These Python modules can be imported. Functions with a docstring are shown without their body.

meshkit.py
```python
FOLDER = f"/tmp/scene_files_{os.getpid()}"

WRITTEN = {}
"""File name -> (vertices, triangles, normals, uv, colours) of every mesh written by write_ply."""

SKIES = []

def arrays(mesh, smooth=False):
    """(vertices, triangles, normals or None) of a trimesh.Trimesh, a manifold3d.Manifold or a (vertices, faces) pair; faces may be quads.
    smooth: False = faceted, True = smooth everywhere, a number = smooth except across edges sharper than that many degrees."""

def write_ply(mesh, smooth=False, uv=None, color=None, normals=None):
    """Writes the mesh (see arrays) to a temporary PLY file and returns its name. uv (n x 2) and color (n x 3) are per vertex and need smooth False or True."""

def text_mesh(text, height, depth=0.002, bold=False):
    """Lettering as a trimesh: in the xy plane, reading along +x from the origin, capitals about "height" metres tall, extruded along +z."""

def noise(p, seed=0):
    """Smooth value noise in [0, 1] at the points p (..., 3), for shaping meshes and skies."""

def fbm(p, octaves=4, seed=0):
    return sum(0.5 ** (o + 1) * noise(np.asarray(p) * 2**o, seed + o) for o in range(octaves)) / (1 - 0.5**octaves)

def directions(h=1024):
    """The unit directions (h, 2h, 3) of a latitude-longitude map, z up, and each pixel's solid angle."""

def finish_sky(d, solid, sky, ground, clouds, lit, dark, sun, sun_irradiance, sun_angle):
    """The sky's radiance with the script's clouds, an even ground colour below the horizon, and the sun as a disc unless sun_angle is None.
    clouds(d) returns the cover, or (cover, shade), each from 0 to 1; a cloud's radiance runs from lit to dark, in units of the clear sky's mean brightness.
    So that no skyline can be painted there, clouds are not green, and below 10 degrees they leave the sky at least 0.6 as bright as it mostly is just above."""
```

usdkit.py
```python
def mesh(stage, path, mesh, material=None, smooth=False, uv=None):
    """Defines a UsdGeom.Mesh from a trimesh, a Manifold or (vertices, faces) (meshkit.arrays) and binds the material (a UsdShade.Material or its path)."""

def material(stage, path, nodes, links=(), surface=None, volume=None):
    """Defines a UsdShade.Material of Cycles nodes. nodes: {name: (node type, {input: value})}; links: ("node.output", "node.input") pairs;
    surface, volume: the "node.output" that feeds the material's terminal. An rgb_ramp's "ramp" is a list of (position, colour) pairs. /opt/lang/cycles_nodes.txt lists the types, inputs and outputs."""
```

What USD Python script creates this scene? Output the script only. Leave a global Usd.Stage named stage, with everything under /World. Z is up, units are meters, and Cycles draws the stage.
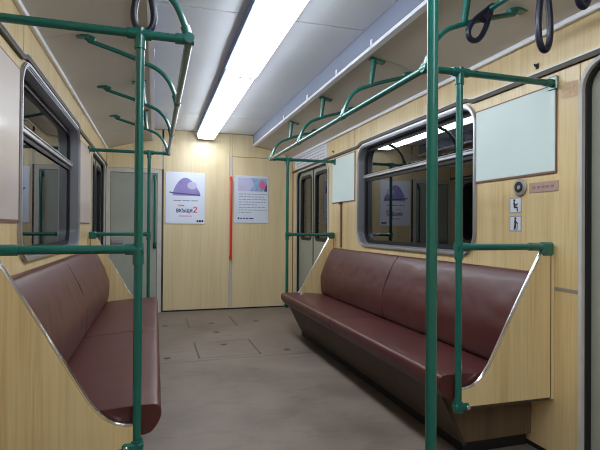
import math, sys
sys.path.insert(0, "/opt/lang")
import numpy as np, trimesh, manifold3d, shapely, usdkit, meshkit
from shapely.geometry import Polygon, box as sbox
from pxr import Usd, UsdGeom, Gf, UsdShade, Sdf

stage = Usd.Stage.CreateInMemory()
UsdGeom.SetStageUpAxis(stage, UsdGeom.Tokens.z)
UsdGeom.SetStageMetersPerUnit(stage, 1.0)
UsdGeom.Xform.Define(stage, "/World")
UsdGeom.Scope.Define(stage, "/World/Looks")
PI = math.pi

# ------------------------------------------------------------------ camera, exposure, light strength
CAM = (-0.627, 0.0, 1.10); YAW = 17.05; PITCH = 0.339; ROLL = 0.376; FPX = 472.6
EXPOSURE = 0.4
LAMP = 12.0                     # emission of the fluorescent diffusers
LAMP_COLOR = (0.845, 0.925, 1.0)
t, p, r = (math.radians(a) for a in (YAW, PITCH, ROLL))
fw = np.array([math.sin(t) * math.cos(p), math.cos(t) * math.cos(p), math.sin(p)])
rt = np.array([math.cos(t), -math.sin(t), 0.0]); up = np.cross(rt, fw)
rt, up = rt * math.cos(r) + up * math.sin(r), up * math.cos(r) - rt * math.sin(r)
cam = UsdGeom.Camera.Define(stage, "/World/camera")
M = np.eye(4); M[0, :3], M[1, :3], M[2, :3], M[3, :3] = rt, up, -fw, CAM
cam.AddTransformOp().Set(Gf.Matrix4d(M.tolist()))
cam.CreateHorizontalApertureAttr(36.0); cam.CreateVerticalApertureAttr(27.0)
cam.CreateFocalLengthAttr(FPX / 600 * 36.0)
cam.CreateClippingRangeAttr(Gf.Vec2f(0.02, 200.0))
cam.CreateExposureAttr(EXPOSURE)

# ------------------------------------------------------------------ materials
def lin(c):
    c = np.asarray(c, float) / 255.0
    return tuple(np.where(c <= 0.04045, c / 12.92, ((c + 0.055) / 1.055) ** 2.4))

def plain(name, rgb, rough=0.5, metallic=0.0, spec=0.5, coat=0.0, bump=0.0, bscale=200.0, var=0.0, vscale=3.0):
    """One colour with a little noise in tone and relief."""
    c = np.array(lin(rgb))
    nodes = {"g": ("geometry", {}),
             "n": ("noise_texture", {"scale": vscale, "detail": 4.0}),
             "r": ("rgb_ramp", {"ramp": [(0.3, tuple(c * (1 - var))), (0.7, tuple(np.minimum(c * (1 + var), 1)))]}),
             "p": ("principled_bsdf", {"roughness": rough, "metallic": metallic, "specular_ior_level": spec, "coat_weight": coat, "coat_roughness": 0.12})}
    links = [("g.position", "n.vector"), ("n.fac", "r.fac"), ("r.color", "p.base_color")]
    if bump:
        nodes["bn"] = ("noise_texture", {"scale": bscale, "detail": 3.0})
        nodes["b"] = ("bump", {"strength": bump, "distance": 0.004})
        links += [("g.position", "bn.vector"), ("bn.fac", "b.height"), ("b.normal", "p.normal")]
    return usdkit.material(stage, "/World/Looks/" + name, nodes, links, surface="p.BSDF")

def wood(name, light, dark, rough=0.35, coat=0.3, fine=90.0, seed=0.0, croug=0.22):
    """Printed wood laminate: upright grain streaks with broad tonal bands."""
    nodes = {"g": ("geometry", {}),
             "m1": ("mapping", {"scale": (fine, fine, 2.2), "location": (seed, seed, seed)}),
             "m2": ("mapping", {"scale": (9.0, 9.0, 0.5), "location": (seed, 0, seed)}),
             "n1": ("noise_texture", {"scale": 1.0, "detail": 3.0, "roughness": 0.6}),
             "n2": ("noise_texture", {"scale": 1.0, "detail": 2.0, "distortion": 0.6}),
             "mx": ("math", {"math_type": "multiply_add", "value2": 0.55}),
             "ml": ("math", {"math_type": "multiply", "value2": 0.45}),
             "r": ("rgb_ramp", {"ramp": [(0.34, lin(dark)), (0.5, tuple((np.array(lin(dark)) + 2 * np.array(lin(light))) / 3)), (0.64, lin(light))]}),
             "p": ("principled_bsdf", {"roughness": rough, "coat_weight": coat, "coat_roughness": croug})}
    links = [("g.position", "m1.vector"), ("g.position", "m2.vector"), ("m1.vector", "n1.vector"), ("m2.vector", "n2.vector"),
             ("n2.fac", "ml.value1"), ("n1.fac", "mx.value1"), ("ml.value", "mx.value3"), ("mx.value", "r.fac"), ("r.color", "p.base_color")]
    return usdkit.material(stage, "/World/Looks/" + name, nodes, links, surface="p.BSDF")

M_WOOD = wood("wood_laminate", (229, 205, 155), (208, 178, 125))
M_WOODB = wood("wood_laminate_end", (228, 208, 166), (214, 190, 144), seed=3.0, coat=1.0, rough=0.42, croug=0.32)
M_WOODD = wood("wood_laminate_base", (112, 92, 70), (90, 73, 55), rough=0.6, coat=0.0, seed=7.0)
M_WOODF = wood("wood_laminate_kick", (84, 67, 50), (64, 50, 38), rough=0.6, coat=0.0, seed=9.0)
M_GREEN = plain("green_gloss_paint", (4, 98, 87), rough=0.3, coat=0.6, var=0.06, vscale=9)
M_VINYL = plain("maroon_vinyl", (80, 36, 33), rough=0.43, bump=0.12, bscale=350, var=0.12, vscale=5, coat=0.06)
M_CHROME = plain("polished_trim", (225, 225, 225), rough=0.15, metallic=1.0)
M_ALU = plain("brushed_aluminium", (190, 192, 198), rough=0.38, metallic=0.85, var=0.05, vscale=6)
M_ALUD = plain("grey_window_jamb", (150, 152, 160), rough=0.45, metallic=0.5, var=0.05)
M_WHITE = plain("white_strip_paint", (242, 244, 250), rough=0.32, metallic=0.0)
M_CEIL = plain("ceiling_centre_paint", (226, 230, 238), rough=0.42, var=0.03, vscale=2)
M_HOUS = plain("lamp_housing_paint", (128, 142, 176), rough=0.5)
M_STEP = plain("ceiling_step_paint", (136, 144, 166), rough=0.45, var=0.04)
M_VAULT = plain("ceiling_vault_paint", (214, 207, 196), rough=0.5, var=0.05, vscale=2.5)
M_DARK = plain("dark_gap", (38, 34, 32), rough=0.8)
M_CORN = plain("brown_cornice_metal", (72, 63, 54), rough=0.45, metallic=0.15)
M_RUBBER = plain("black_rubber", (24, 24, 27), rough=0.55)
M_NAVY = plain("navy_strap_plastic", (16, 21, 46), rough=0.42, coat=0.1)
M_DOOR = plain("grey_green_door_paint", (150, 152, 138), rough=0.4, var=0.04, vscale=4)
M_DOORE = plain("grey_cab_door_paint", (158, 162, 152), rough=0.4, var=0.05, vscale=4)
M_DFRAME = plain("pale_door_frame_paint", (196, 192, 186), rough=0.45, var=0.06, vscale=12)
M_RED = plain("red_enamel", (226, 52, 38), rough=0.3, coat=0.4)
M_BOARD = plain("pale_blue_board", (214, 229, 226), rough=0.35, var=0.02)
M_BOARDL = plain("pinkish_board", (200, 184, 176), rough=0.4, coat=0.2, var=0.03)
M_PAPER = plain("poster_paper", (226, 232, 250), rough=0.35, coat=0.3)
M_PAPERW = plain("notice_paper", (214, 220, 234), rough=0.4, coat=0.2)
M_LAV = plain("lavender_ink", (150, 138, 200), rough=0.5, var=0.18, vscale=6)
M_LAVP = plain("pale_lavender_ink", (196, 192, 224), rough=0.5, var=0.05, vscale=8)
M_VIOLET = plain("dark_violet_ink", (92, 82, 132), rough=0.5)
M_INKB = plain("blue_ink", (48, 58, 112), rough=0.5)
M_INKR = plain("red_ink", (206, 54, 84), rough=0.5)
M_INKG = plain("grey_ink", (150, 152, 168), rough=0.6)
M_INKK = plain("black_ink", (36, 38, 46), rough=0.6)
M_PINK = plain("pink_ink", (216, 120, 160), rough=0.5, var=0.2, vscale=30)
M_CYAN = plain("pale_blue_ink", (150, 176, 214), rough=0.5, var=0.2, vscale=25)
M_SIGN = plain("white_sign_plastic", (222, 224, 232), rough=0.4)
M_STEEL = plain("dull_steel", (172, 170, 166), rough=0.4, metallic=0.4, var=0.08, vscale=30)
M_PLATE = plain("mauve_plate", (178, 150, 138), rough=0.45, var=0.05, vscale=40)
M_FAINT = plain("faint_lettering", (146, 116, 106), rough=0.5)
M_BROWN = plain("brown_plastic_cover", (128, 92, 76), rough=0.5)
M_SMUDGE = plain("old_adhesive", (216, 184, 150), rough=0.6, var=0.12, vscale=60)
M_TUNNEL = plain("tunnel_concrete", (30, 30, 32), rough=0.9, var=0.3, vscale=2)

def floor_material():
    nodes = {"g": ("geometry", {}),
             "n1": ("noise_texture", {"scale": 1.6, "detail": 6.0, "roughness": 0.62}),
             "m": ("mapping", {"scale": (1.6, 5.0, 1.0)}),
             "n2": ("noise_texture", {"scale": 3.0, "detail": 5.0, "distortion": 0.8}),
             "n3": ("noise_texture", {"scale": 160.0, "detail": 2.0}),
             "r1": ("rgb_ramp", {"ramp": [(0.32, lin((102, 90, 80))), (0.52, lin((122, 108, 97))), (0.72, lin((133, 118, 107)))]}),
             "r2": ("rgb_ramp", {"ramp": [(0.30, (0.72, 0.70, 0.68)), (0.46, (1.0, 1.0, 1.0))]}),
             "x": ("mix", {"mix_type": "multiply", "fac": 0.55}),
             "rr": ("map_range", {"from_min": 0.3, "from_max": 0.7, "to_min": 0.42, "to_max": 0.62}),
             "b": ("bump", {"strength": 0.15, "distance": 0.003}),
             "p": ("principled_bsdf", {"specular_ior_level": 0.4})}
    links = [("g.position", "n1.vector"), ("g.position", "m.vector"), ("m.vector", "n2.vector"), ("g.position", "n3.vector"),
             ("n1.fac", "r1.fac"), ("n2.fac", "r2.fac"), ("r1.color", "x.color1"), ("r2.color", "x.color2"), ("x.color", "p.base_color"),
             ("n1.fac", "rr.value"), ("rr.result", "p.roughness"), ("n3.fac", "b.height"), ("b.normal", "p.normal")]
    return usdkit.material(stage, "/World/Looks/worn_linoleum", nodes, links, surface="p.BSDF")
M_FLOOR = floor_material()
M_LAMP = usdkit.material(stage, "/World/Looks/lit_diffuser", {"e": ("emission", {"color": LAMP_COLOR, "strength": LAMP})}, [], surface="e.emission")

def glass_material():
    nodes = {"f": ("fresnel", {"IOR": 1.85}), "t": ("transparent_bsdf", {"color": (0.80, 0.84, 0.84)}),
             "s": ("glossy_bsdf", {"color": (1, 1, 1), "roughness": 0.0}), "m": ("mix_closure", {})}
    return usdkit.material(stage, "/World/Looks/pane_glass", nodes, [("f.fac", "m.fac"), ("t.BSDF", "m.closure1"), ("s.BSDF", "m.closure2")], surface="m.closure")
M_GLASS = glass_material()

# ------------------------------------------------------------------ scene helpers
used = {}
def numbered(parent, name):
    k = used.get((parent, name), 0); used[(parent, name)] = k + 1
    return f"{parent}/{name}" if k == 0 else f"{parent}/{name}_{k:03d}"

def tag(prim, label=None, cat=None, group=None, kind=None):
    prim = prim.GetPrim() if hasattr(prim, "GetPrim") else prim
    for k, v in (("label", label), ("category", cat), ("group", group), ("kind", kind)):
        if v:
            prim.SetCustomDataByKey(k, v)
    return prim

def thing(name, label=None, cat=None, loc=(0, 0, 0), group=None, kind=None):
    path = numbered("/World", name)
    x = UsdGeom.Xform.Define(stage, path)
    x.AddTranslateOp().Set(Gf.Vec3d(*loc))
    origin[path] = np.array(loc, float)
    return tag(x.GetPrim(), label, cat, group, kind)
origin = {}

def obj(name, mesh, mat, parent=None, smooth=35, label=None, cat=None, group=None, kind=None):
    """One Mesh prim; mesh in world coordinates, stored relative to its thing's base."""
    pp = str(parent.GetPath()) if parent is not None else "/World"
    path = numbered(pp, name)
    root = "/".join(pp.split("/")[:3])
    mesh = mesh.copy()
    if root in origin:
        mesh.apply_translation(-origin[root])
    m = usdkit.mesh(stage, path, mesh, mat, smooth=smooth)
    return tag(m.GetPrim(), label, cat, group, kind)

def cat(*ms):
    return trimesh.util.concatenate(list(ms))

def rbox(x0, x1, y0, y1, z0, z1, b=0.003):
    """Box with chamfered edges."""
    x0, x1 = sorted((x0, x1)); y0, y1 = sorted((y0, y1)); z0, z1 = sorted((z0, z1))
    b = min(b, (x1 - x0) * .45, (y1 - y0) * .45, (z1 - z0) * .45)
    pts = []
    for sx in (0, 1):
        for sy in (0, 1):
            for sz in (0, 1):
                c = [(x0, x1)[sx], (y0, y1)[sy], (z0, z1)[sz]]
                d = [b * (1 - 2 * s) for s in (sx, sy, sz)]
                for k in range(3):
                    q = [c[i] + (0 if i == k else d[i]) for i in range(3)]
                    pts.append(q)
    return trimesh.convex.convex_hull(np.array(pts))

AX = {"x": lambda a, b, d: np.stack([d, a, b], 1), "y": lambda a, b, d: np.stack([a, d, b], 1), "z": lambda a, b, d: np.stack([a, b, d], 1)}
def prism(poly, axis, d0, d1):
    """Extrude a shapely polygon: axis x takes (y, z), axis y takes (x, z), axis z takes (x, y)."""
    out = []
    for g in getattr(poly, "geoms", [poly]):
        if g.is_empty or g.area < 1e-9:
            continue
        m = trimesh.creation.extrude_polygon(g, 1.0, engine="earcut")
        v = m.vertices
        w = AX[axis](v[:, 0], v[:, 1], d0 + (d1 - d0) * v[:, 2])
        m2 = trimesh.Trimesh(w, m.faces, process=False)
        if m2.volume < 0:
            m2.invert()
        out.append(m2)
    return cat(*out)

def rrect(a0, a1, b0, b1, rad, n=8):
    return sbox(a0 + rad, b0 + rad, a1 - rad, b1 - rad).buffer(rad, quad_segs=n)

def tube(pts, rad, n=14, closed=False, caps=True, flat=None):
    """Swept round bar; rad may be a list; flat=(a, b) gives an oval section."""
    P = np.array(pts, float); m = len(P)
    R = np.broadcast_to(np.asarray(rad, float), (m,))
    if closed:
        T = np.roll(P, -1, 0) - np.roll(P, 1, 0)
    else:
        T = np.gradient(P, axis=0)
    T /= np.linalg.norm(T, axis=1, keepdims=True)
    a = np.array([0, 0, 1.0]) if abs(T[0][2]) < .9 else np.array([1.0, 0, 0])
    N = np.cross(T[0], a); N /= np.linalg.norm(N)
    rings = []
    for i in range(m):
        N = N - T[i] * (N @ T[i]); N /= np.linalg.norm(N)
        B = np.cross(T[i], N)
        th = np.arange(n) * 2 * PI / n
        fa, fb = flat or (1, 1)
        rings.append(P[i] + R[i] * (np.cos(th)[:, None] * N * fa + np.sin(th)[:, None] * B * fb))
    V = np.vstack(rings); F = []
    for i in range(m if closed else m - 1):
        j = (i + 1) % m
        for k in range(n):
            l = (k + 1) % n
            F += [[i * n + k, i * n + l, j * n + l], [i * n + k, j * n + l, j * n + k]]
    if not closed and caps:
        c0, c1 = len(V), len(V) + 1
        V = np.vstack([V, P[0], P[-1]])
        for k in range(n):
            l = (k + 1) % n
            F += [[c0, l, k], [c1, (m - 1) * n + k, (m - 1) * n + l]]
    out = trimesh.Trimesh(V, F, process=False)
    if out.volume < 0:
        out.invert()
    return out

def bez(pts, n=24):
    """Smooth curve through points (Catmull-Rom)."""
    P = np.array(pts, float)
    Q = np.vstack([2 * P[0] - P[1], P, 2 * P[-1] - P[-2]])
    out = []
    for i in range(1, len(Q) - 2):
        for t_ in np.linspace(0, 1, n, endpoint=False):
            a, b, c, d = Q[i - 1], Q[i], Q[i + 1], Q[i + 2]
            out.append(.5 * ((2 * b) + (c - a) * t_ + (2 * a - 5 * b + 4 * c - d) * t_ ** 2 + (3 * b - a - 3 * c + d) * t_ ** 3))
    out.append(P[-1])
    return np.array(out)

def disc(c, axis, rad, th, n=24):
    a = np.array(c, float); d = np.array(axis, float); d /= np.linalg.norm(d)
    b = min(th * .3, rad * .3)
    return tube([a, a + d * 1e-5, a + d * (th - b), a + d * th], [rad * .98, rad, rad, rad - b], n)

def mirx(s, poly):
    return shapely.affinity.scale(poly, s, 1, origin=(0, 0)) if s < 0 else poly

def struct(name, mesh, mat, smooth=35):
    return obj(name, mesh, mat, None, smooth, kind="structure")

# ------------------------------------------------------------------ dimensions of the car (x across, y along, z up)
W = 1.22; YN, YF, YE, YB = 1.83, 4.73, 6.36, -3.0
STEP = 0.645; ZC = 2.36
WY0, WY1, WZ0, WZ1 = 2.40, 4.14, 0.93, 1.880          # side window
D_FAR, D_NEAR = (4.935, 6.20), (0.44, 1.680)            # passenger door openings
DOORTOP = 1.86
VX = [.645, .72, .80, .90, 1.0, 1.1, 1.215]
VZ = [2.222, 2.206, 2.189, 2.166, 2.141, 2.113, 2.078]
zc = lambda x: float(np.interp(abs(x), VX, VZ))

# ------------------------------------------------------------------ floor
fl = thing("floor", kind="structure")
def fsheet(poly, top=0.0, name="floor_sheet"):
    return obj(name, prism(poly, "z", top - 0.02, top), M_FLOOR, fl, smooth=False)
obj("floor_base", rbox(-W - .1, W + .1, YB, YE + .1, -.08, -.021, .002), M_DARK, fl)
hatches = [sbox(-.262, 4.04, .262, 4.60), sbox(-.262, 5.30, .262, 5.86)]
fsheet(sbox(-W - .06, YB, W + .06, 1.28))
fsheet(sbox(-W - .06, 1.2825, W + .06, 3.965))
far = sbox(-W - .06, 3.969, W + .06, YE)
for h in hatches:
    far = far.difference(h.buffer(.003, join_style=2))
fsheet(far)
for h in hatches:
    fsheet(h, 0.0, "floor_hatch")
for (x, y) in [(0, 4.46), (0, 5.005), (0, 5.476), (.523, 4.12), (.514, 5.477), (-.514, 5.477), (-.523, 4.12)]:
    obj("hatch_lock", cat(disc((x, y, 0.0), (0, 0, 1), .032, .0016), disc((x, y, .0016), (0, 0, 1), .016, .0012)), M_CORN, fl)
# worn edge strips of the hatches
for h in hatches:
    x0, y0, x1, y1 = h.bounds
    for s in (-1, 1):
        obj("hatch_edge", rbox(s * .262 - .008, s * .262 + .008, y0, y1, -.004, .0012, .001), M_CORN, fl)

# ------------------------------------------------------------------ side walls
def corn_line(y):
    return float(np.interp(y, [1.0, 2.44, 2.50, 4.06, 4.14, 7], [1.873, 1.873, 1.897, 1.897, 1.873, 1.873]))

win_hole = rrect(WY0 + .004, WY1 - .004, WZ0 + .004, WZ1 - .004, .146)
def side_wall(s, side):
    w = thing("wall_" + side, kind="structure")
    X = lambda a: s * a
    door_hole = [sbox(a - .001, -.1, b + .001, DOORTOP) for a, b in (D_FAR, D_NEAR)]
    full = sbox(YB, 0, YE, 2.09)
    back = full.difference(shapely.union_all(door_hole + [win_hole]))
    obj("wall_backing", prism(back, "x", X(W + .016), X(W + .05)), M_DARK, w, smooth=False)
    top = shapely.geometry.Polygon([(YB, -1)] + [(y, corn_line(y) - .012) for y in np.linspace(YB, YE, 240)] + [(YE, -1)])
    def panel(y0, y1, z0, z1, mat=M_WOOD, name="wall_panel"):
        g = sbox(y0 + .002, z0 + .002, y1 - .002, z1 - .001).intersection(top).difference(shapely.union_all(door_hole + [win_hole]))
        obj(name, prism(g, "x", X(W), X(W + .015)), mat, w, smooth=False)
    panel(1.683, 2.565, .822, 1.9); panel(1.683, 2.565, .0, .808)
    panel(2.565, 3.98, 0, 1.9); panel(3.98, 4.932, 0, 1.9)
    panel(6.203, YE, 0, 1.9)
    panel(YB, .437, 0, 1.9)
    obj("joint_strip", rbox(X(W - .003), X(W + .01), 1.69, YN - .002, .806, .824, .002), M_ALU, w)
    # upper frieze panels above the cornice
    seams = [YB, .5, 4.212, YE] if s > 0 else [YB, .5, 2.46, 4.212, YE]
    for a, b in zip(seams, seams[1:]):
        lo = [(y, corn_line(y) + .014) for y in np.linspace(a + .006, b - .006, 60)]
        g = Polygon([(a + .006, 2.076)] + lo + [(b - .006, 2.076)])
        obj("frieze_panel", prism(g, "x", X(W - .006), X(W + .012)), M_WOOD, w, smooth=False)
    ys = np.linspace(YB, YE, 260)
    lo = [(y, corn_line(y) - .010) for y in ys]; hi = [(y, corn_line(y) + .012) for y in ys[::-1]]
    obj("cornice_strip", prism(Polygon(lo + hi), "x", X(W - .016), X(W + .013)), M_CORN, w)
    lo = [(y, corn_line(y) + .0125) for y in ys]; hi = [(y, corn_line(y) + .0165) for y in ys[::-1]]
    obj("cornice_lip", prism(Polygon(lo + hi), "x", X(W - .018), X(W - .0065)), M_ALU, w)
    return w
wall_r, wall_l = side_wall(1, "right"), side_wall(-1, "left")
for i, s in enumerate((1, -1)):
    struct(f"trim_{i+1}", rbox(s * (W - .028), s * (W - .004), YB, YE - .002, 2.056, 2.082, .003), M_WHITE)
    struct("baseboard_" + ("right", "left")[i], cat(rbox(s * (W - .012), s * W, 1.70, 4.93, 0, .02), rbox(s * (W - .012), s * W, 6.21, YE - .02, 0, .05)), M_RUBBER)

# ------------------------------------------------------------------ windows
def ring(outer, inner):
    return outer.difference(inner)
def window(s, n):
    w = thing(f"window_{n}", kind="structure")
    o = rrect(WY0, WY1, WZ0, WZ1, .15, 12)
    ins = lambda d: o.buffer(-d, quad_segs=12)
    xx = lambda a: s * a
    obj("window_frame", cat(prism(ring(o, ins(.022)), "x", xx(W - .012), xx(W + .004)), prism(ring(ins(.004), ins(.017)), "x", xx(W - .018), xx(W - .011))), M_ALU, w)
    obj("jamb", prism(ring(ins(.0222), ins(.030)), "x", xx(W - .006), xx(W + .075)), M_ALUD, w)
    obj("gasket", prism(ring(ins(.0301), ins(.062)), "x", xx(W + .052), xx(W + .078)), M_RUBBER, w)
    inner = ins(.060)
    zm = 1.583
    lowp = inner.intersection(sbox(0, 0, 9, zm - .012)); upp = inner.intersection(sbox(0, zm + .012, 9, 3))
    for off in (.062,):
        obj("lower_pane", prism(lowp, "x", xx(W + off), xx(W + off + .004)), M_GLASS, w, smooth=False)
        obj("upper_pane", prism(upp, "x", xx(W + off), xx(W + off + .004)), M_GLASS, w, smooth=False)
    obj("mullion", cat(rbox(xx(W + .034), xx(W + .080), WY0 + .034, WY1 - .034, zm - .016, zm + .016, .004),
                       rbox(xx(W + .026), xx(W + .036), WY0 + .06, WY1 - .06, zm + .006, zm + .014, .002)), M_ALU, w)
    obj("vent_rail", rbox(xx(W + .050), xx(W + .057), WY0 + .066, WY1 - .066, zm - .045, zm - .018, .002), M_RUBBER, w)
    return w
window(1, 1); window(-1, 2)
for s, nm in ((1, "right"), (-1, "left")):
    struct("wall_tunnel_" + nm, rbox(s * 2.1, s * 2.2, YB, YE + 1, -.5, 3.2, .01), M_TUNNEL)

# ------------------------------------------------------------------ passenger doors
def passenger_door(s, y0, y1, n):
    d = thing(f"door_{n}", kind="structure")
    X = lambda a: s * a
    hole = Polygon([(y0, 0), (y0, DOORTOP - .13)] + [(y0 + .13 - .13 * math.cos(a), DOORTOP - .13 + .13 * math.sin(a)) for a in np.linspace(0, PI / 2, 9)][1:]
                   + [(y1 - .13 + .13 * math.sin(a), DOORTOP - .13 + .13 * math.cos(a)) for a in np.linspace(0, PI / 2, 9)] + [(y1, 0)])
    outer = sbox(y0, 0, y1, DOORTOP)
    rim = hole.difference(hole.buffer(-.019).union(sbox(y0 + .019, -1, y1 - .019, .2)))
    corners = outer.difference(hole)
    obj("corner_plate", prism(corners, "x", X(W), X(W + .014)), M_WOOD, d, smooth=False)
    obj("door_frame", prism(rim, "x", X(W - .012), X(W + .033)), M_DFRAME, d)
    inn = hole.buffer(-.0192).union(sbox(y0 + .0192, 0, y1 - .0192, .2))
    rim2 = inn.difference(inn.buffer(-.010, join_style=1).union(sbox(y0 + .0295, -1, y1 - .0295, .2)))
    obj("door_gasket", prism(rim2, "x", X(W + .006), X(W + .033)), M_RUBBER, d)
    ym = (y0 + y1) / 2
    for k, (a, b) in enumerate(((y0 + .01, ym - .004), (ym + .004, y1 - .01))):
        leaf = sbox(a, .015, b, DOORTOP - .01)
        c = (a + b) / 2 + (.02 if k == 0 else -.02)
        wp = rrect(c - .215, c + .215, .96, 1.76, .07)
        if k == 0: wp0 = wp
        l = obj("door_leaf", prism(leaf.difference(wp), "x", X(W + .034), X(W + .070)), M_DOOR, d, smooth=False)
        obj("leaf_gasket", prism(wp.buffer(.022).difference(wp.buffer(-.014)), "x", X(W + .028), X(W + .071)), M_RUBBER, d)
        for off in (.050,):
            obj("leaf_pane", prism(wp.buffer(-.0145), "x", X(W + off), X(W + off + .004)), M_GLASS, d, smooth=False)
    obj("closing_edge", rbox(X(W + .029), X(W + .06), ym - .014, ym + .014, .02, DOORTOP - .012, .004), M_RUBBER, d)
    obj("door_sill", rbox(X(W - .03), X(W + .09), y0 + .03, y1 - .03, -.001, .012, .003), M_STEEL, d)
    return d
passenger_door(1, *D_FAR, 1); passenger_door(-1, *D_FAR, 2)
passenger_door(1, *D_NEAR, 3); passenger_door(-1, *D_NEAR, 4)

# ------------------------------------------------------------------ end wall with cab door
section = Polygon([(-1.214, 0), (-1.214, 2.076)] + [(-x, z) for x, z in zip(VX[::-1], VZ[::-1])] + [(-STEP, ZC), (STEP, ZC)] + list(zip(VX, VZ)) + [(1.214, 2.076), (1.214, 0)])
wb = thing("wall_back", kind="structure")
obj("wall_backing", prism(section, "y", YE + .016, YE + .05), M_DARK, wb, smooth=False)
def epanel(x0, x1, z0, z1, name="wall_panel", mat=M_WOODB, dy=0.0):
    obj(name, prism(sbox(x0 + .002, z0 + .002, x1 - .002, z1 - .002).intersection(section.buffer(-.002)), "y", YE + dy, YE + .015), mat, wb, smooth=False)
epanel(-1.214, -.545, 1.845, 2.4, "header_panel"); epanel(-.525, .330, .016, 2.4)
epanel(.362, 1.12, 2.055, 2.4, "header_panel"); epanel(1.135, 1.214, .016, 2.4)
obj("upright_strip", prism(sbox(.332, .016, .360, 2.052), "y", YE - .008, YE + .01), M_DFRAME, wb)
obj("upper_strip", prism(sbox(.332, 2.054, .360, 2.358), "y", YE - .003, YE + .01), M_WOODB, wb)
obj("upper_strip", prism(sbox(-.546, 1.847, -.527, 2.24), "y", YE - .003, YE + .01), M_DFRAME, wb)
obj("upright_strip", prism(sbox(-.546, .0, -.527, 1.845), "y", YE - .01, YE + .01), M_CORN, wb)
obj("kick_strip", prism(sbox(-.52, .0, 1.21, .014), "y", YE - .006, YE + .01), M_RUBBER, wb)
d5 = thing("door_5", kind="structure")
obj("door_leaf", prism(sbox(.364, .018, 1.118, 2.050), "y", YE - .004, YE + .014), M_WOODB, d5, smooth=False)
obj("door_frame", prism(sbox(1.119, .016, 1.134, 2.052), "y", YE - .008, YE + .012), M_DFRAME, d5, smooth=False)
d6 = thing("door_6", kind="structure")
obj("door_frame", prism(sbox(-1.214, 0, -.548, 1.842).difference(sbox(-1.165, -.1, -.600, 1.790)), "y", YE - .012, YE + .012), M_DFRAME, d6, smooth=False)
obj("door_leaf", prism(sbox(-1.160, .02, -.605, 1.785), "y", YE - .004, YE + .012), M_DOORE, d6, smooth=False)
obj("door_gasket", prism(sbox(-1.1645, 0, -.6005, 1.7895).difference(sbox(-1.1605, -.1, -.6045, 1.7855)), "y", YE - .008, YE + .011), M_RUBBER, d6, smooth=False)
obj("lock_plate", rbox(-1.150, -1.00, YE - .018, YE - .004, .86, .935, .004), M_ALUD, d6)
obj("door_knob", cat(tube([(-1.12, YE - .015, .895), (-1.12, YE - .055, .895)], .011), tube([(-1.13, YE - .05, .895), (-1.02, YE - .05, .897)], .012)), M_CHROME, d6)

# front wall, behind the camera
struct("wall_front", prism(section, "y", YB - .06, YB - .002), M_WOOD, smooth=False)

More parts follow.
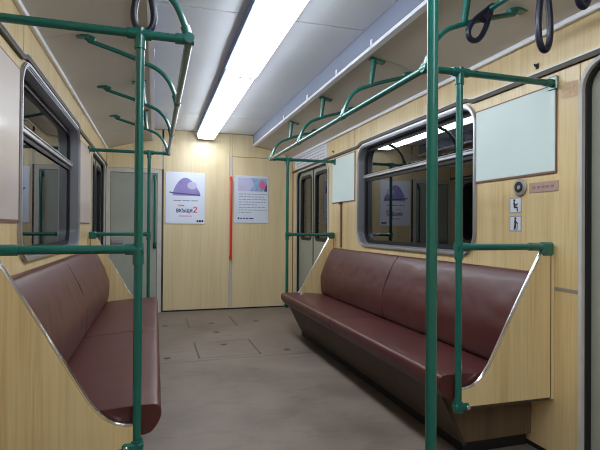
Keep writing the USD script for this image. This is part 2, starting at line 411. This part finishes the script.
# ------------------------------------------------------------------ ceiling
ce = thing("ceiling", kind="structure")
cs = [YB, -2.53, .12, 2.76, 5.40, YE]
for a, b in zip(cs, cs[1:]):
    obj("ceiling_panel", rbox(-STEP, STEP, a + .007, b - .007, ZC, ZC + .012, .002), M_CEIL, ce)
    for s in (1, -1):
        lo = [(s * x, z) for x, z in zip(VX, VZ)]; hi = [(s * x, z + .012) for x, z in zip(VX[::-1], VZ[::-1])]
        obj("vault_panel", prism(Polygon(lo + hi), "y", a + .003, b - .003), M_VAULT, ce)
obj("ceiling_backing", rbox(-W - .05, W + .05, YB, YE, 2.40, 2.43, .002), M_DARK, ce)
for s in (1, -1):
    lo = [(s * x, z + .0125) for x, z in zip(VX, VZ)]; hi = [(s * x, z + .016) for x, z in zip(VX[::-1], VZ[::-1])]
    obj("vault_backing", prism(Polygon(lo + hi), "y", YB, YE), M_DARK, ce)
    obj("step_panel", prism(mirx(s, Polygon([(STEP + .001, 2.224), (STEP + .012, 2.224), (STEP + .012, ZC + .012), (STEP + .001, ZC + .012)])), "y", YB, YE - .002), M_STEP, ce, smooth=False)
    obj("edge_strip", prism(mirx(s, Polygon([(STEP - .004, 2.210), (STEP + .030, 2.203), (STEP + .030, 2.212), (STEP + .0008, 2.222), (STEP - .004, 2.232)])), "y", YB, YE - .003), M_WHITE, ce)
    for y in (2.66, 3.25, 3.95, 4.75):
        obj("strip_clip", rbox(s * (STEP - .007), s * (STEP + .0005), y - .012, y + .012, 2.215, 2.268, .002), M_WHITE, ce)

# ------------------------------------------------------------------ ceiling lamps
LX = .002
def lamp(y0, y1, label, hw=.110):
    l = thing("ceiling_light", label, "ceiling light", (LX, (y0 + y1) / 2, ZC), group="fluorescent lamp row on the ceiling")
    obj("housing", prism(Polygon([(LX - hw - .018, 2.2985), (LX + hw + .018, 2.2985), (LX + hw + .020, 2.301), (LX + hw + .020, ZC - .0005), (LX - hw - .020, ZC - .0005), (LX - hw - .020, 2.301)]), "y", y0, y1), M_HOUS, l)
    d = Polygon([(LX - hw, 2.298), (LX - hw, 2.268), (LX - hw + .006, 2.256), (LX - hw + .03, 2.248), (LX + hw - .03, 2.248), (LX + hw - .006, 2.256), (LX + hw, 2.268), (LX + hw, 2.298)])
    obj("diffuser", prism(d, "y", y0 + .012, y1 - .012), M_LAMP, l)
    for a, b in ((y0, y0 + .0115), (y1 - .0115, y1)):
        obj("end_cap", prism(d, "y", a, b), M_WHITE, l)
lamp(3.592, 6.26, "far lit fluorescent ceiling light reaching the end wall", .106)
lamp(.85, 3.588, "near lit fluorescent ceiling light at top centre of the picture", .115)
lamp(-1.9, .846, "lit fluorescent ceiling light overhead, behind the viewer", .115)

# ------------------------------------------------------------------ benches
def bench(s, side):
    where = {"right": "long maroon vinyl bench on the right under the window with bare boards", "left": "long maroon vinyl bench on the left, seen over the wooden partition"}[side]
    b = thing("bench", where, "bench", (s * .9, (YN + YF) / 2, 0))
    y0, y1, ym = YN + .018, YF - .018, 3.24 if s > 0 else 3.17
    def ribs(prof, ya, yb, dome, n=44, wr=0.0, seed=0):
        """A padded slab: profile (x, z) swept along y, ends drawn in, face swelling outwards."""
        prof = np.array(prof); c = prof.mean(0); m = len(prof)
        ys = np.unique(np.concatenate([[ya, ya + .004, ya + .012, ya + .025], np.linspace(ya + .05, yb - .05, n), [yb - .025, yb - .012, yb - .004, yb]]))
        V = []
        for y in ys:
            e = min(y - ya, yb - y)
            k = 1 - .16 * max(0, 1 - e / .012) ** 2 * dome
            q = c + (prof - c) * [1 - (1 - k) * .35, k]
            if wr:
                f_ = meshkit.fbm(np.stack([q[:, 0] * 11, np.full(m, y * 9), q[:, 1] * 11], 1), 3, seed) - .5
                q = q + (q - c) / np.linalg.norm(q - c, axis=1, keepdims=True) * (f_ * wr * np.clip((.865 - q[:, 1]) / .08, 0, 1))[:, None]
            V.append(np.stack([s * q[:, 0], np.full(m, y), q[:, 1]], 1))
        V = np.vstack(V); F = []
        for i in range(len(ys) - 1):
            for k in range(m):
                l = (k + 1) % m
                F += [[i * m + k, i * m + l, (i + 1) * m + l], [i * m + k, (i + 1) * m + l, (i + 1) * m + k]]
        cap = trimesh.creation.triangulate_polygon(Polygon(prof), engine="earcut")[1] if False else None
        for base in (0, (len(ys) - 1) * m):
            ci = len(V); V = np.vstack([V, V[base:base + m].mean(0)])
            for k in range(m):
                l = (k + 1) % m
                F.append([ci, base + l, base + k] if base == 0 else [ci, base + k, base + l])
        M_ = trimesh.Trimesh(V, F, process=False)
        if M_.volume < 0: M_.invert()
        return M_
    seat = bez([(.656, .326), (.630, .338), (.603, .378), (.599, .412), (.608, .434), (.632, .441), (.72, .440), (.86, .432), (1.00, .418), (1.06, .408)], 4)
    seat = np.vstack([seat, [(1.062, .36), (1.04, .330)]])
    back = bez([(1.060, .404), (1.034, .43), (1.022, .50), (1.020, .585), (1.040, .66), (1.076, .755), (1.112, .83), (1.142, .878), (1.160, .891), (1.186, .890)], 4)
    back = np.vstack([back, [(1.214, .886), (1.214, .404)]])
    for a, c, e in ((y0, ym - .003, 0), (ym + .003, y1, .08)):
        obj("seat_cushion", ribs(seat, a, c - e * .8, .3, wr=.005, seed=int(a * 10)), M_VINYL, b, smooth=40)
        obj("backrest", ribs(back, a, c - e, .4, wr=.020, seed=int(a * 10) + 5), M_VINYL, b, smooth=40)
    fp = mirx(s, Polygon([(.668, .324), (.800, .062), (.815, .062), (.684, .324)]))
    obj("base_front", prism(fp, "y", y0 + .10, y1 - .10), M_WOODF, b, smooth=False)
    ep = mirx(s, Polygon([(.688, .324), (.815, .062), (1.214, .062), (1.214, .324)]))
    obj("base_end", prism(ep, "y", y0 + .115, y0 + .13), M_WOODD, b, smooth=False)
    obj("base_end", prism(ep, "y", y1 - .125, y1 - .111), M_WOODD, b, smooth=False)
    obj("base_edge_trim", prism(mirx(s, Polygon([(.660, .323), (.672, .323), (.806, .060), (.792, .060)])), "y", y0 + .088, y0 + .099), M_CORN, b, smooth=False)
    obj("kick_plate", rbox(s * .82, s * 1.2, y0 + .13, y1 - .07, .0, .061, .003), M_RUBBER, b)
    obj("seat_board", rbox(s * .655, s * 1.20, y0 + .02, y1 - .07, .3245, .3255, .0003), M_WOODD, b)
    return b
bench(1, "right"); bench(-1, "left")

def partition(s, y, face, label):
    """Wooden end board of a bench with a bright metal edge. face = -1 towards the camera."""
    p_ = thing("bench_partition", label, "partition", (s * .95, y, 0), group=None)
    edge = bez([(1.150, 1.004), (1.00, .742), (.868, .506), (.838, .458), (.806, .420), (.765, .391), (.730, .380), (.698, .377)], 8)
    poly = Polygon([(1.192, 1.004)] + [tuple(q) for q in edge] + [(.698, .298), (1.192, .294)])
    obj("panel", prism(mirx(s, poly), "y", y - .010, y + .010), M_WOOD, p_, smooth=False)
    obj("edge_trim", tube([(s * x, y, z) for x, z in edge], .0105, 10, flat=(1, .8)), M_CHROME, p_)
    obj("bottom_rail", prism(mirx(s, Polygon([(.700, .2975), (1.192, .2935), (1.192, .282), (.700, .286)])), "y", y - .008, y + .008), M_CORN, p_, smooth=False)
    obj("wall_angle", rbox(s * 1.1925, s * 1.199, y - .010, y + .006, .290, 1.0, .002), M_CORN, p_)
    obj("wall_batten", rbox(s * 1.1995, s * 1.2195, y - .008, y + .010, .282, 1.002, .002), M_WOOD, p_)
partition(1, YN, -1, "near wooden partition of the right bench, below the pictogram stickers")
partition(1, YF, 1, "far wooden partition of the right bench, beside the far doors")
partition(-1, YN, -1, "large wooden partition in the near left corner of the picture")
partition(-1, YF, 1, "far wooden partition of the left bench, in front of the grey door")

# ------------------------------------------------------------------ green handrails
PX, RX, ZR, PR = .685, .510, 1.808, .0155
def handrail(s, side):
    h = thing("handrail", {"right": "green tubular handrail frame over the right bench, bracketed to the ceiling", "left": "green tubular handrail frame over the left bench, its lower bar crossing in front"}[side], "handrail", (s * PX, (YN + YF) / 2, .25))
    V = lambda x, y, z: (s * x, y, z)
    for y in (YN, YF):
        ZL = 1.017 if y == YN else 1.030
        obj("pole", tube([V(PX, y, .278), V(PX, y, ZR)], PR, 16), M_GREEN, h)
        obj("top_bar", tube([V(RX, y, ZR), V(1.200, y, ZR)], PR, 16), M_GREEN, h)
        obj("lower_bar", tube([V(PX, y, ZL), V(1.165, y, ZL)], PR, 16), M_GREEN, h)
        for z in (ZR, ZL):
            obj("tee_socket", cat(tube([V(PX - .040 if z == ZR else PX - .018, y, z), V(PX + .045, y, z)], PR + .0045, 16),
                                  tube([V(PX, y, z - .055), V(PX, y, z + (.02 if z == ZR else .022))], PR + .0045, 16)), M_GREEN, h)
        obj("corner_socket", tube([V(RX - .018, y, ZR), V(RX + .050, y, ZR)], PR + .0045, 16), M_GREEN, h)
        obj("wall_socket", cat(tube([V(1.165, y, ZR), V(1.206, y, ZR)], PR + .004, 16), rbox(s * 1.206, s * 1.2195, y - .028, y + .028, ZR - .034, ZR + .034, .005)), M_GREEN, h)
        obj("board_socket", cat(tube([V(1.075, y, ZL), V(1.150, y, ZL)], PR + .004, 16), rbox(s * 1.140, s * 1.210, y - .020, y + .020, ZL - .043, ZL + .022, .009)), M_GREEN, h)
        obj("foot_clamp", cat(rbox(s * (PX - .024), s * (PX + .050), y - .022, y + .022, .284, .316, .008), tube([V(PX, y, .274), V(PX, y, .322)], PR + .006, 16)), M_GREEN, h)
        obj("clamp_bolt", disc(V(PX + .036, y - .022, .300), (0, -1, 0), .010, .008, 12), M_CHROME, h)
    obj("long_rail", tube([V(RX, YN - .012, ZR), V(RX, YF + .012, ZR)], PR, 16), M_GREEN, h)
    for y in (YN, 2.80, 3.765, YF):
        arm = bez([V(RX, y, ZR), V(.530, y, 1.872), V(.562, y, 1.938), V(.615, y, 1.990), V(.690, y, 2.023), V(.80, y, 2.062), V(.985, y, 2.115)], 8)
        obj("bracket_arm", tube(arm, .0125, 12), M_GREEN, h)
        obj("arm_socket", cat(tube(arm[:7], PR + .003, 12), tube([V(RX, y - .026, ZR), V(RX, y + .026, ZR)], PR + .004, 16)), M_GREEN, h)
        zt = zc(1.0)
        obj("arm_flange", cat(tube([V(.95, y, 2.1165), V(.995, y, 2.132)], .019, 12), rbox(s * .980, s * 1.045, y - .024, y + .026, zc(1.045) - .002, zc(1.01) + .001, .003)), M_GREEN, h)
        obj("strut", tube([V(.708, y, 2.030), V(.718, y, 2.10), V(.728, y, zc(.728) - .006)], [.014, .016, .020], 12), M_GREEN, h)
        obj("strut_flange", prism(mirx(s, Polygon([(.700, zc(.70) - .012), (.800, zc(.80) - .012), (.800, zc(.80) - .001), (.700, zc(.70) - .001)])), "y", y - .024, y + .024), M_GREEN, h)
    if s > 0:
        obj("strap_rail", tube([V(.82, YN - .004, 2.098), V(.82, .35, 2.098)], .0125, 12), M_GREEN, h)
        obj("strap_rail_bracket", cat(tube([V(.82, .40, 2.098), V(.82, .40, zc(.82))], .012, 12), disc(V(.82, .40, zc(.82)), (0, 0, -1), .03, .008)), M_GREEN, h)
handrail(1, "right"); handrail(-1, "left")
gp = thing("grab_pole", "thick green vertical pole standing alone in the foreground aisle", "pole", (.167, 1.24, 0))
obj("pole", tube([(.167, 1.24, .012), (.167, 1.24, ZC - .012)], .0165, 20), M_GREEN, gp)
obj("floor_flange", cat(disc((.167, 1.24, 0), (0, 0, 1), .045, .012), tube([(.167, 1.24, .01), (.167, 1.24, .06)], .021, 20)), M_GREEN, gp)
obj("ceiling_flange", cat(disc((.167, 1.24, ZC), (0, 0, -1), .033, .010), tube([(.167, 1.24, ZC - .06), (.167, 1.24, ZC - .009)], .021, 20)), M_GREEN, gp)

# ------------------------------------------------------------------ hand straps
def strap(top, L, wd, tilt, turn, label):
    """Closed teardrop loop hanging from the bar at top."""
    st = thing("hand_strap", label, "hand strap", top, group=None)
    th = np.linspace(0, 2 * PI, 64, endpoint=False)
    z = -L / 2 + L / 2 * np.cos(th)
    wdt = wd / 2 * np.sin(th) * (0.62 - .50 * np.cos(th)) * 1.05
    P = np.stack([wdt, np.zeros(64), z + .0265], 1)
    def rot(P):
        a, b = math.radians(tilt), math.radians(turn)
        R1 = np.array([[math.cos(a), 0, math.sin(a)], [0, 1, 0], [-math.sin(a), 0, math.cos(a)]])
        R2 = np.array([[math.cos(b), -math.sin(b), 0], [math.sin(b), math.cos(b), 0], [0, 0, 1]])
        return P @ R1.T @ R2.T
    loop = tube(rot(P) + top, .0125, 12, closed=True)
    obj("loop", loop, M_NAVY, st)
    obj("sleeve", tube(rot(np.array([[0, 0, -.030], [0, 0, -.062]])) + top, .0185, 12, flat=(1, 1)), M_NAVY, st)
strap((-.672, YN - .0, 2.016), .225, .088, 0, 0, "black hand strap at upper left, hanging in front of the left handrail")
strap((.822, YN - .03, 2.098), .205, .090, 35, 0, "slanting black hand strap beside the foreground pole")
strap((.82, 1.482, 2.098), .325, .094, 0, 12, "black hand strap hanging upright in front of the right frieze")
strap((.82, 1.300, 2.098), .238, .085, 4, 12, "black hand strap cut off by the upper right picture edge")

# ------------------------------------------------------------------ boards on the side walls
def wall_board(s, y0, y1, z0, z1, mat, label, group=None):
    b = thing("wall_board", label, "board", (s * W, (y0 + y1) / 2, z0))
    obj("sheet", rbox(s * (W - .010), s * W, y0, y1, z0, z1, .003), mat, b)
    fr = sbox(y0 - .006, z0 - .008, y1 + .006, z1 + .006).difference(sbox(y0, z0, y1, z1))
    obj("frame", prism(fr, "x", s * (W - .008), s * W), M_BROWN, b, smooth=False)
wall_board(1, 4.214, 4.81, 1.372, 1.838, M_BOARD, "pale blue blank board between the far doors and the right window")
wall_board(1, 1.815, 2.402, 1.382, 1.797, M_BOARD, "large pale blue blank board above the round intercom")
wall_board(-1, 4.214, 4.80, 1.130, 1.80, M_BOARDL, "pinkish blank board beyond the left window")
wall_board(-1, 1.79, 2.385, 1.125, 1.80, M_BOARDL, "pinkish blank board at the left picture edge, before the left window")

# ------------------------------------------------------------------ end wall posters (mesh helpers facing the viewer)
def flat(poly, d0, d1):                    # (x, z) polygon lying in front of the end wall
    return prism(poly, "y", YE - d1, YE - d0)
def text_end(txt, x, z, h, dep, bold=False, width=None):
    m = meshkit.text_mesh(txt, h, .0006, bold)
    v = m.vertices.copy()
    v[:, 0] -= v[:, 0].min()
    if width: v[:, 0] *= width / v[:, 0].max()
    m.vertices = np.stack([x + v[:, 0], YE - dep - v[:, 2], z + v[:, 1]], 1)
    if m.volume < 0: m.invert()
    return m
po = thing("film_poster", "white film poster with a plain violet shape on the end wall", "poster", (-.252, YE, 1.142))
x0, x1, z0, z1 = -.500, .000, 1.142, 1.815
obj("sheet", rbox(x0, x1, YE - .008, YE - .0005, z0, z1, .002), M_PAPER, po)
mound = Polygon([(-.40 + .33 * u, 1.522 + .215 * (math.sin(PI * u) ** .55) * (1 - .28 * (u - .35) ** 2 * 4) * (1 if u < .9 else 1)) for u in np.linspace(0, 1, 40)]).buffer(.012)
obj("violet_shape", flat(mound, .0082, .0090), M_LAV, po, smooth=False)
obj("pale_patch", flat(shapely.affinity.scale(shapely.geometry.Point(-.165, 1.645).buffer(.055), 1.1, .9), .0091, .0096), M_LAVP, po, smooth=False)
obj("shade_band", flat(Polygon([(-.455, 1.560), (-.40, 1.552), (-.07, 1.528), (-.055, 1.512), (-.40, 1.535), (-.45, 1.545)]), .0091, .0096), M_VIOLET, po, smooth=False)
obj("tagline", cat(*[flat(sbox(a, 1.440, b, 1.452), .0081, .0086) for a, b in ((-.405, -.30), (-.285, -.19), (-.175, -.09))]), M_INKG, po, smooth=False)
obj("small_title", text_end("сами", -.345, 1.372, .024, .0081, True), M_INKR, po, smooth=False)
obj("title", text_end("вкъщи", -.365, 1.292, .062, .0081, True, .205), M_INKB, po, smooth=False)
obj("title_number", text_end("2", -.150, 1.292, .075, .0081, True), M_INKR, po, smooth=False)
obj("date_line", flat(sbox(-.33, 1.238, -.17, 1.250), .0081, .0086), M_PINK, po, smooth=False)
obj("logo_block", cat(*[flat(sbox(a, 1.168, a + .026, 1.192), .0081, .0086) for a in (-.105, -.074, -.043)]), M_INKK, po, smooth=False)

no = thing("notice_poster", "white printed notice with a collage header beside the red bar", "poster", (.63, YE, 1.162))
x0, x1, z0, z1 = .392, .862, 1.162, 1.800
obj("sheet", rbox(x0, x1, YE - .012, YE - .0045, z0, z1, .002), M_PAPERW, no)
D0 = .0121
obj("header_picture", flat(sbox(.442, 1.592, .842, 1.772), D0, D0 + .0005), M_LAVP, no, smooth=False)
obj("collage_patch", flat(Polygon([(.60, 1.592), (.66, 1.68), (.62, 1.772), (.842, 1.772), (.842, 1.592)]), D0 + .0006, D0 + .001), M_CYAN, no, smooth=False)
obj("collage_patch", flat(shapely.affinity.scale(shapely.geometry.Point(.775, 1.68).buffer(.06), .8, 1.1), D0 + .0011, D0 + .0015), M_PINK, no, smooth=False)
obj("collage_patch", flat(Polygon([(.80, 1.592), (.842, 1.592), (.842, 1.70), (.815, 1.66)]), D0 + .0011, D0 + .0015), M_VIOLET, no, smooth=False)
rng = np.random.default_rng(4)
def words(xa, xb, z, hh):
    out, x = [], xa
    while x < xb - .01:
        wd = min(rng.uniform(.018, .06), xb - x)
        out.append(flat(sbox(x, z, x + wd, z + hh), D0, D0 + .0005)); x += wd + .010
    return out
for k in range(8):
    obj("text_line", cat(*words(.452, (.842, .80, .83, .842, .70, .835, .842, .62)[k], 1.548 - k * .036, .010)), M_INKG, no, smooth=False)
obj("text_line", cat(*words(.470, .66, 1.216, .013)), M_INKB, no, smooth=False)
obj("logo", flat(shapely.geometry.Point(.450, 1.224).buffer(.013), D0, D0 + .0005), M_INKB, no, smooth=False)

rb = thing("red_bar", "red vertical handle bar on the edge of the cab door", "handle", (.347, YE, .687))
obj("bar", tube(bez([(.347, YE - .012, .700), (.347, YE - .035, .73), (.347, YE - .036, 1.22), (.347, YE - .035, 1.72), (.347, YE - .012, 1.755)], 10), .0145, 12), M_RED, rb)
for z in (.700, 1.755):
    obj("mount", rbox(.330, .364, YE - .018, YE - .0085, z - .03, z + .03, .004), M_RED, rb)
gh = thing("door_handle_bar", "slim green vertical grab bar beside the grey end door", "handle", (-.632, YE, .83))
obj("bar", tube(bez([(-.632, YE - .012, .86), (-.632, YE - .05, .90), (-.632, YE - .052, 1.3), (-.632, YE - .05, 1.69), (-.632, YE - .012, 1.735)], 10), .0125, 12), M_GREEN, gh)
for z in (.86, 1.735):
    obj("mount", rbox(-.650, -.612, YE - .016, YE - .0045, z - .04, z + .04, .004), M_RUBBER if z < 1 else M_GREEN, gh)

# ------------------------------------------------------------------ small things on the right wall
def onw(poly, d0, d1):                     # (y, z) polygon on the right wall face
    return prism(poly, "x", W - d1, W - d0)
Pt = shapely.geometry.Point
ic = thing("intercom", "round grey metal intercom button under the large pale board", "intercom", (W, 2.045, 1.322))
c = (2.045, 1.322)
obj("ring", cat(disc((W, *c), (-1, 0, 0), .046, .012, 28), disc((W - .011, *c), (-1, 0, 0), .036, .004, 28)), M_STEEL, ic)
obj("grille", disc((W - .0145, *c), (-1, 0, 0), .029, .003, 28), M_RUBBER, ic)
obj("button", disc((W - .017, c[0] - .006, c[1] - .003), (-1, 0, 0), .011, .006, 16), M_STEEL, ic)
pl = thing("label_plate", "narrow mauve plate with faint lettering beside the intercom", "plate", (W, 1.895, 1.29))
obj("plate", rbox(W - .004, W, 1.800, 1.985, 1.286, 1.338, .0015), M_PLATE, pl)
obj("faint_lettering", cat(*[onw(sbox(a, 1.306, a + .020, 1.318), .0041, .0045) for a in (1.825, 1.855, 1.88, 1.91, 1.94)]), M_FAINT, pl, smooth=False)
def capsule(a, b, w_):
    return shapely.geometry.LineString([a, b]).buffer(w_)
def sticker(z0, label, fig):
    s_ = thing("pictogram_sticker", label, "sticker", (W, 2.08, z0))
    y0, y1, z1 = 2.038, 2.126, z0 + .084
    obj("backing", rbox(W - .0015, W, y0, y1, z0, z1, .0005), M_INKG, s_)
    obj("white_field", onw(sbox(y0 + .006, z0 + .006, y1 - .006, z1 - .006), .0016, .0020), M_SIGN, s_, smooth=False)
    g = shapely.union_all([shapely.affinity.translate(q, 2.082, z0 + .042) for q in fig])
    obj("pictogram", onw(g, .0021, .0025), M_INKK, s_, smooth=False)
# seen from inside, +y runs to the left on this wall
sit = [Pt(.008, .026).buffer(.0075), capsule((.010, .012), (.004, -.010), .0065), capsule((.004, -.010), (-.012, -.012), .005), capsule((-.012, -.012), (-.015, -.030), .004), capsule((.006, .008), (-.008, .000), .0032), Pt(-.012, .006).buffer(.005)]
stand = [Pt(.000, .027).buffer(.0075), capsule((.002, .014), (.000, -.008), .0068), capsule((-.001, -.008), (-.006, -.031), .0042), capsule((.004, -.008), (.008, -.031), .0042), capsule((-.004, .012), (-.015, .000), .0034), capsule((-.016, .004), (-.019, -.031), .0018)]
sticker(1.186, "upper white sticker with a seated figure pictogram", sit)
sticker(1.088, "lower white sticker with a walking figure pictogram", stand)
cc = thing("cable_cover", "brown vertical cable cover below the far pale blue board", "cable cover", (W, 4.55, .90))
obj("channel", rbox(W - .016, W, 4.537, 4.568, .90, 1.345, .004), M_BROWN, cc)
obj("end_cap", rbox(W - .028, W, 4.525, 4.582, 1.345, 1.368, .006), M_CORN, cc)
for y, z, lb in ((1.928, 1.924, "small black hook on the wood frieze above the large pale board"), (4.772, 1.923, "small black hook on the wood frieze near the far doors")):
    hk = thing("wall_hook", lb, "hook", (W - .006, y, z))
    obj("base", rbox(W - .010, W - .006, y - .010, y + .010, z - .014, z + .014, .0015), M_RUBBER, hk)
    obj("peg", tube([(W - .009, y, z), (W - .022, y, z), (W - .026, y, z + .010)], .004, 10), M_RUBBER, hk)
obj("sticker_residue", onw(rrect(1.695, 1.785, 1.715, 1.79, .012), 0, .0006), M_SMUDGE, None, smooth=False, label="faint pinkish sticker residue beside the near right door frame", cat="stain")
# route strip over the far right doors
sg = thing("route_sign", "white route strip with faint lines above the far right doors", "sign", (W - .006, 5.6, 1.89))
obj("sheet", rbox(W - .010, W - .006, 4.985, 6.25, 1.892, 2.062, .0015), M_SIGN, sg)
rows = []
for k, z in enumerate((2.03, 1.995, 1.955, 1.92)):
    n_ = (18, 14, 20, 12)[k]
    rows += [onw(sbox(5.06 + i * 1.10 / n_, z - .006, 5.06 + (i + .65) * 1.10 / n_, z + .006), .0101, .0105) for i in range(n_)]
obj("lettering", cat(*rows), M_INKG, sg, smooth=False, kind="stuff")
